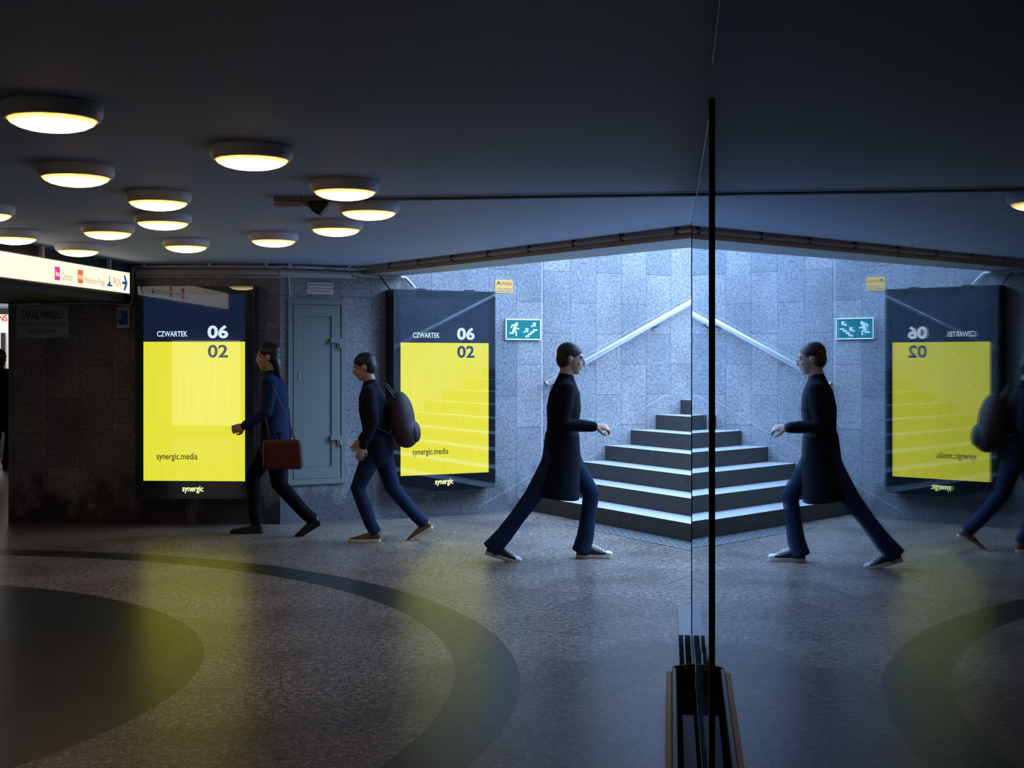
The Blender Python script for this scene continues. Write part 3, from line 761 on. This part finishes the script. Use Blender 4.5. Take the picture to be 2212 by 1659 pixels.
duct('black cable dropping to the top left corner of the right poster case', [WB(822, 598, .04), WB(834, 614, .05), WB(842, 626, .08)], .009, M['rubber'])
# conduit across the ceiling with the security camera at its end
cA = ceil_pt(690, 427); cB = ceil_pt(1500, 414.5); cE = cB + (cB - cA).normalized() * 0.6
cA.z = cE.z = HC - .012
t = pipe('ceiling_conduit', 'thin dark conduit running straight across the ceiling from the security camera', [cA, cE], .006, M['steel_dark'])
MB().sweep([cA + Vector((0, .035, .0)), cE + Vector((0, .035, 0))], [.008, .008], 4, caps=False).build('cable_trim', M['conduit'], t)
a = ceil_pt(593, 427)
cm = thing('security_camera', 'dark hooded security camera with a pale mounting box on the ceiling among the lamps', 'camera', Matrix.Translation((a.x, a.y, HC)))
MB().box((0, -.04, -.022), (.155, .05, 0)).box((.162, -.04, -.022), (.30, .05, 0)).build('mounting_box', M['sign_frame'], cm, bevel=.003)
q = MB().box((.0, -.05, -.052), (.17, .03, -.030)); q.build('cable_tray', M['conduit'], cm, bevel=.008)
q = MB().sweep([(.16, -.01, -.03), (.20, -.01, -.045), (.225, -.01, -.05)], [.012] * 3, 10); q.build('arm', M['conduit'], cm, smooth=True)
q = MB().prism([(.19, -.024), (.305, -.024), (.315, -.040), (.26, -.103), (.225, -.085), (.205, -.06)], -.05, .05); q.v = [Vector((v.x, v.z, v.y)) for v in q.v]
q.build('hood', M['rubber'], cm, bevel=.008)

# ------------------------------------------------------------------ lit shop fronts (one down the corridor, one behind the camera)
sf = thing('shop_front', 'brightly lit white shop front with red letters far down the corridor at the left edge', 'shop front', frame(Vector((-12, 22, 0)), Vector((1, 0, 0))))
MB().box((0, 2.02, -.3), (4.35, 2.32, 0)).build('fascia', M['shop_white'], sf)
lettering('NS', (3.595, 2.205, 3.735, 2.312), M['shop_red'], sf, .002, .01, .02)
for u in (0.0, 1.4, 2.8, 3.62, 4.27): MB().box((u, 0, -.1), (u + .08, 2.02, 0)).build('post', M['white_metal'], sf)
MB().box((0, 0.5, -.35), (4.35, 2.02, -.30)).build('lit_wall', M['shop_white'], sf)
MB().box((0, 0, -.3), (4.35, 0.5, -.05)).build('plinth', M['sign_frame'], sf)
bw = thing('shop_window', 'tall lit shop window on the wall behind the viewer, seen only as a reflection in the left poster case', 'shop window', frame(Vector((-7.8, -2.59, 0)), Vector((-1, 0, 0))))
MB().box((0, .2, 0), (1.5, 2.0, .03)).build('lit_panel', M['window_lit'], bw)
q = MB().box((-.05, .15, 0), (0, 2.05, .05)).box((1.5, .15, 0), (1.55, 2.05, .05)).box((-.05, 2.0, 0), (1.55, 2.06, .05)); q.build('frame', M['sign_frame'], bw)

# small scraps on the floor and steps
q = MB().box((-.05, 0, -.012), (.05, .004, .012)); c = st(.30, 1.28); o = q.build('paper_scrap', M['white_plate']); o.matrix_world = Matrix.Translation((c.x, c.y, .161)) @ Matrix.Rotation(.3, 4, 'Z'); 
tag(o, 'little white paper scrap lying on the lowest stair tread', 'litter')
o.rotation_euler = (PI / 2, 0, .4)

# ------------------------------------------------------------------ people
V = Vector
def ik(a, b, l1_, l2_, pole):
    d = b - a; L = min(d.length, (l1_ + l2_) * .999); dn = d.normalized()
    x = (l1_ ** 2 - l2_ ** 2 + L * L) / (2 * L); h = math.sqrt(max(l1_ ** 2 - x * x, 0))
    p = pole - dn * pole.dot(dn); p.normalize()
    return a + dn * x + p * h
def hand(q, wrist, d, palm, curl=0.5, k=1.0, side=1):
    """palm, four bent fingers of unequal length and a thumb; d = direction of the hand, palm = palm normal"""
    d = d.normalized(); palm = (palm - d * palm.dot(d)).normalized(); s = d.cross(palm) * side
    rot = Matrix((d, s, palm)).transposed()
    q.blob(wrist + d * .045 * k, (.052 * k, .040 * k, .016 * k), 14, rot=rot)
    q.sweep([wrist - d * .03, wrist + d * .02], [(.026, .020), (.030, .017)], 12, ref=s)
    for i, (off, ln) in enumerate(((.030, .070), (.010, .079), (-.010, .073), (-.029, .057))):
        p = wrist + d * .080 * k + s * off * k; a = 0; pts = [p - d * .015]
        for j, fr_ in enumerate((.45, .32, .23)):
            pts.append(p.copy()); a += curl * (.7 + .25 * j) + i * .04
            p = p + (d * math.cos(a) + palm * math.sin(a)) * ln * fr_ * k
        pts.append(p)
        q.sweep(pts, [.0098 * k, .0095 * k, .0088 * k, .008 * k, .0072 * k], 10, ref=s)
    p = wrist + d * .02 * k + s * .03 * k
    t1 = p + (s * .6 + d * .6 + palm * .4).normalized() * .035 * k
    t2 = t1 + (d * .8 + palm * .5 + s * .1).normalized() * .030 * k
    t3 = t2 + (d * .8 + palm * .6 - s * .2).normalized() * .022 * k
    q.sweep([p, t1, t2, t3], [.014 * k, .012 * k, .010 * k, .008 * k], 10, ref=palm)
def shoe(parent, ankle_floor, yaw, pitch, style, L=0.29):
    """one shoe; local x runs from the heel (0) to the toe; pitch lifts the heel about the ball"""
    up, sole_m, cap_m, tall = {'sneaker': ('shoe_canvas', 'rubber_cream', 'rubber_white', .115), 'brown': ('leather', 'rubber_cream', None, .10), 'black': ('leather_black', 'leather_black', None, .10)}[style]
    s = bpy.data.objects.new('sneaker' if style == 'sneaker' else 'leather_shoe', None); COL.objects.link(s); s.parent = parent
    out = [(0, .024), (.01, .033), (.05, .037), (.11, .034), (.17, .042), (.22, .047), (.26, .041), (.285, .026), (.292, 0.010)]
    k = L / .292
    poly = [(x * k, -y_) for x, y_ in out] + [(x * k, y_) for x, y_ in reversed(out)]
    so = MB().prism(poly, 0, .030); so.build('sole', M[sole_m], s, bevel=.004)
    up_ = MB(); rings = []
    prof = [(.004, tall * .85, .026), (.02, tall, .032), (.06, tall * 1.02, .034), (.095, tall * .97, .033), (.125, tall * .78, .034), (.16, .072, .040), (.20, .060, .044), (.24, .050, .040), (.270, .042, .029), (.285, .036, .014)]
    n = 16; vs = []; fs = []
    for x, hh, wd in prof:
        for i in range(n):
            a = 2 * PI * i / n; cy, cz = math.cos(a), math.sin(a)
            vs.append((x * k, wd * math.copysign(abs(cy) ** .8, cy), .022 + (hh - .022) * (.5 + .5 * math.copysign(abs(cz) ** .7, cz))))
    for j in range(len(prof) - 1):
        for i in range(n): fs.append((j * n + i, j * n + (i + 1) % n, (j + 1) * n + (i + 1) % n, (j + 1) * n + i))
    fs += [tuple(range(n)), tuple(range((len(prof) - 1) * n, len(prof) * n))]
    up_.add(vs, fs); up_.build('upper', M[up], s, smooth=True)
    if cap_m:
        MB().blob((.250 * k, 0, .036), (.042, .042, .022), 18).build('toe_cap', M[cap_m], s, smooth=True)
        q = MB()
        for j in range(5):
            x = .115 + j * .025; z = .022 + (.098 - j * .0135)
            q.sweep([(x * k, -.020, z - .012), (x * k + .004, 0, z + .001), (x * k, .020, z - .012)], [.0035] * 3, 6, ref=V((1, 0, 0)))
            q.sweep([(x * k, -.019, z - .010), (x * k + .026, .019, z - .018)], [.003] * 2, 6, ref=V((0, 0, 1)))
        q.build('laces', M['white_ink'], s)
    elif style == 'brown':
        q = MB()
        for j in range(3):
            x = .12 + j * .022; z = .10 - j * .014
            q.sweep([(x * k, -.018, z - .006), (x * k, .018, z - .006)], [.003] * 2, 6, ref=V((1, 0, 0)))
        q.build('laces', M['rubber'], s)
    if pitch:
        ball = V((.20 * k, 0, 0)); mt = Matrix.Translation(ball) @ Matrix.Rotation(pitch, 4, 'Y') @ Matrix.Translation(-ball)
    else: mt = Matrix.Identity(4)
    base = Matrix.Translation(ankle_floor) @ Matrix.Rotation(yaw, 4, 'Z') @ Matrix.Translation(V((-.07 * k, 0, 0))) @ mt
    s.matrix_local = base
    return s, base @ V((.065 * k, 0, .09))
def head(q, c, pitch, k=1.0):
    r = Matrix.Rotation(pitch, 3, 'Y'); P_ = lambda x, y, z: c + r @ V((x, y, z)) * k
    q.blob(P_(-.012, 0, .035), (.098 * k, .076 * k, .088 * k), 22, rot=r)
    q.blob(P_(.028, 0, -.025), (.066 * k, .058 * k, .085 * k), 20, rot=r)
    q.blob(P_(.050, 0, -.082), (.034 * k, .034 * k, .026 * k), 14, rot=r)
    q.sweep([P_(.088, 0, .028), P_(.102, 0, .002), P_(.107, 0, -.020), P_(.094, 0, -.028)], [.008 * k, .009 * k, .012 * k, .009 * k], 10)
    for s in (1, -1):
        q.blob(P_(.074, .030 * s, .036), (.022 * k, .026 * k, .010 * k), 10, rot=r)
        q.blob(P_(-.012, .078 * s, -.002), (.020 * k, .009 * k, .032 * k), 12, rot=r)
        q.blob(P_(.060, .036 * s, -.018), (.024 * k, .020 * k, .022 * k), 10, rot=r)
    q.blob(P_(.088, 0, -.050), (.012 * k, .022 * k, .006 * k), 10, rot=r)
    q.blob(P_(.086, 0, -.060), (.011 * k, .019 * k, .006 * k), 10, rot=r)
    return P_, r
def person(label, loc, heading, k, feet, hipz, lean, hips_x, style, arms, group=None, coat_len=0.62, headpitch=.1, flare=0):
    """feet: ((x, y, pitch, yaw) left, right); arms: ((elbow), (wrist), hand dir, palm, curl) for left and right, relative to the shoulder"""
    p = thing('person', label, 'person', Matrix.Translation(loc) @ Matrix.Rotation(heading, 4, 'Z') @ Matrix.Scale(k, 4))
    hip = V((hips_x, 0, hipz)); ax = V((math.sin(lean), 0, math.cos(lean)))
    ch = hip + ax * .30; sh = hip + ax * .49; nk = sh + ax * .06; hd = sh + ax * .185 + V((.035, 0, 0))
    bd = MB(); tr = MB(); jk = MB()
    Pf, r = head(bd, hd, headpitch)
    bd.sweep([sh - ax * .02, nk, hd + V((-.02, 0, -.04))], [(.062, .060), (.055, .056), (.054, .058)], 16)
    bd.sweep([hip, hip + ax * .14, ch, sh - ax * .04, sh], [(.14, .10), (.125, .09), (.15, .10), (.155, .085), (.07, .055)], 20)
    jk.sweep([hip + V((0, 0, -.11)), hip, hip + ax * .14, ch, sh - ax * .07, sh - ax * .005, sh + ax * .035], [(.188, .138), (.184, .134), (.158, .122), (.185, .135), (.180, .118), (.105, .088), (.070, .070)], 24)
    if coat_len > 0.1:
        jk.sweep([hip + ax * .1, hip + V((0, 0, -.08)), hip + V((-.02, 0, -coat_len * .6)), hip + V((-.04, 0, -coat_len))], [(.185, .134), (.215, .150), (.225, .165), (.235, .18)], 24, caps=False)
    an = []
    for s, ft in zip((1, -1), feet):
        sho, a = shoe(p, V((ft[0], ft[1], 0)), ft[3], ft[2], style['shoe'])
        h_ = hip + V((0, .085 * s, -.02)); kn = ik(h_, a, .43, .42, V((1, 0, .1)))
        bd.sweep([h_, h_.lerp(kn, .5), kn, kn.lerp(a, .4), a], [.080, .068, .050, .046, .034], 14)
        hem = a + (kn - a).normalized() * (-.045 if flare else -.01) + V((-.02, 0, 0))
        tr.sweep(caps=False, n=18, pts=[h_ + V((0, 0, .03)), h_.lerp(kn, .45), kn, kn.lerp(a, .45), kn.lerp(a, .8), hem], rad=[(.098, .105), (.086, .088), (.068, .070), (.066 + flare * .3, .062), (.060 + flare * .7, .056 + flare * .4), (.060 + flare, .056 + flare * .6)])
    tr.sweep([hip + V((0, 0, -.10)), hip + V((0, 0, .08))], [(.158, .110), (.13, .095)], 20)
    for s, am in zip((1, -1), arms):
        so_ = sh + V((0, .175 * s, -.03)) ; el = so_ + V(am[0]); wr = el + V(am[1])
        bd.sweep([so_, so_.lerp(el, .5), el, el.lerp(wr, .4), wr], [.048, .042, .036, .036, .026], 14)
        hand(bd, wr, V(am[2]), V(am[3]), am[4], side=am[5])
        jk.sweep([so_ + V((0, -.05 * s, .01)), so_, so_.lerp(el, .5), el, el.lerp(wr, .5), wr - (wr - el) * .06], [.062, .070, .062, .055, .050, .042], 16)
    bd.build('body', M['skin'], p, remesh=.0062, smooth_it=1)
    jk.build(style.get('top_name', 'jacket'), M[style['top']], p, remesh=.011, smooth_it=4)
    tr.build('trousers', M[style['legs']], p, remesh=.010, smooth_it=3)
    hb = MB(); hb.blob(Pf(-.022, 0, .048), (.102, .083, .088), 24, rot=r)
    hb.blob(Pf(-.050, 0, .0), (.070, .078, .085), 20, rot=r)
    if style.get('long'): hb.sweep([Pf(-.05, 0, .02), Pf(-.075, 0, -.08), Pf(-.085, 0, -.20)], [(.078, .055), (.080, .045), (.06, .03)], 18)
    hb.build('hair', M[style['hair']], p, remesh=.007, smooth_it=2)
    eb = MB()
    for s in (1, -1): eb.blob(Pf(.081, .030 * s, .018), (.011, .012, .010), 12)
    eb.build('eyes', M['white_ink'], p, smooth=True)
    ib = MB()
    for s in (1, -1): ib.blob(Pf(.089, .030 * s, .018), (.005, .0055, .0055), 10)
    ib.build('irises', M['iris'], p, smooth=True)
    return p, sh, hip, ax
# 1. striding to the right in front of the stairs
p, sh, hip, ax = person('person in dark coat, jeans and canvas sneakers striding right in front of the stairs',
    V(((1213 - CX) * 10.46 / F, 10.46, 0)), 0.0, 1.0, ((.185, .09, 0, .0), (-.535, -.10, .30, .0)), .885, .06, 0.0,
    dict(shoe='sneaker', top='coat', top_name='coat', legs='jeans', hair='hair_dark'),
    (((-.06, .05, -.27), (.03, .03, -.24), (.1, 0, -1), (.3, -1, 0), .5, 1), ((-.02, -.03, -.28), (.24, .02, -.02), (1, .1, .0), (0, .6, -.8), .75, -1)), coat_len=.40, flare=.03, headpitch=.18)
# 2. walking left with a low backpack, in front of the right poster case
p, sh, hip, ax = person('person in a navy jacket, jeans and brown leather shoes walking left with a low backpack',
    V(((816 - CX) * 11.55 / F, 11.55, 0)), PI, .95, ((.035, .08, 0, 0), (-.46, -.09, .55, 0)), .90, .13, 0.0,
    dict(shoe='brown', top='jacket', legs='jeans', hair='hair_dark'),
    (((-.05, .04, -.27), (.10, .0, -.22), (.3, 0, -1), (.2, -1, 0), .6, 1), ((-.05, -.04, -.27), (.16, .0, -.18), (.6, 0, -.8), (.2, 1, 0), .6, -1)), coat_len=0, headpitch=.35)
bp = bpy.data.objects.new('backpack', None)
tag(bp, 'plum brown backpack hanging low on the back of the person with the brown shoes', 'backpack')
COL.objects.link(bp); bp.matrix_world = Matrix.Translation(V(((816 - CX) * 11.55 / F, 11.55, 0))) @ Matrix.Rotation(PI, 4, 'Z') @ Matrix.Scale(.95, 4)
r_ = Matrix.Rotation(.13, 3, 'Y')
q = MB(); q.blob((-.215, 0, 1.12), (.12, .17, .24), 24, rot=r_); q.blob((-.255, 0, .99), (.12, .16, .15), 20, rot=r_); q.build('bag', M['bag_dark'], bp, remesh=.012, smooth_it=4)
q = MB(); q.blob((-.335, 0, .99), (.055, .12, .10), 20, rot=r_); q.build('front_pocket', M['bag_dark'], bp, smooth=True)
for s in (1, -1):
    q = MB().sweep([(-.16, .09 * s, 1.30), (-.07, .115 * s, 1.425), (.08, .125 * s, 1.40), (.145, .13 * s, 1.25), (.06, .165 * s, 1.06), (-.12, .14 * s, .98)], [(.022, .007)] * 6, 10, ref=V((0, 1, 0))); q.build('strap', M['bag_dark'], bp, smooth=True)
# 3. walking left past the left poster case
p, sh, hip, ax = person('person with black hair, blue sweater and black trousers walking left past the left poster case',
    V(((583 - CX) * 11.98 / F, 11.98, 0)), PI, 1.0, ((-.44, .09, .55, 0), (.15, -.09, 0, 0)), .905, .03, -0.04,
    dict(shoe='black', top='sweater', top_name='sweater', legs='trousers', hair='hair_black', long=True),
    (((.02, .04, -.27), (.20, -.02, -.12), (1, 0, -.3), (.2, -1, 0), .8, 1), ((-.06, -.04, -.27), (-.04, -.02, -.24), (.0, 0, -1), (.2, 1, 0), .8, -1)), coat_len=0, headpitch=.12)
bg = thing('handbag', 'dark red bag carried by the person in the blue sweater', 'bag', Matrix.Translation(V(((583 - CX) * 11.98 / F, 11.98, 0))) @ Matrix.Rotation(PI, 4, 'Z'))
q = MB(); q.box((-.33, .165, .60), (.02, .255, .86)); q.v = [V((v.x * (1 - .25 * (v.z - .6)), v.y, v.z)) for v in q.v]; q.build('bag', M['bag_red'], bg, bevel=.03)
q = MB().sweep([(-.27, .21, .83), (-.20, .235, 1.05), (-.08, .245, 1.30), (-.02, .19, 1.40), (.03, .235, 1.30), (-.01, .25, 1.05), (-.04, .21, .83)], [(.012, .005)] * 7, 8, ref=V((0, 1, 0)))
q.build('shoulder_strap', M['bag_red'], bg, smooth=True)
# 4. waiting far down the corridor
person('dark figure standing far down the corridor before the lit shop, cut by the left edge',
    V(((-4 - CX) * 19.2 / F, 19.2, 0)), -.6, 1.0, ((.05, .10, 0, 0), (-.05, -.10, 0, 0)), .92, .02, 0.0,
    dict(shoe='black', top='coat', top_name='coat', legs='trousers', hair='hair_black'),
    (((-.02, .05, -.28), (.03, .0, -.24), (.1, 0, -1), (.3, -1, 0), .5, 1), ((-.02, -.05, -.28), (.03, .0, -.24), (.1, 0, -1), (.3, 1, 0), .5, -1)), coat_len=.35)
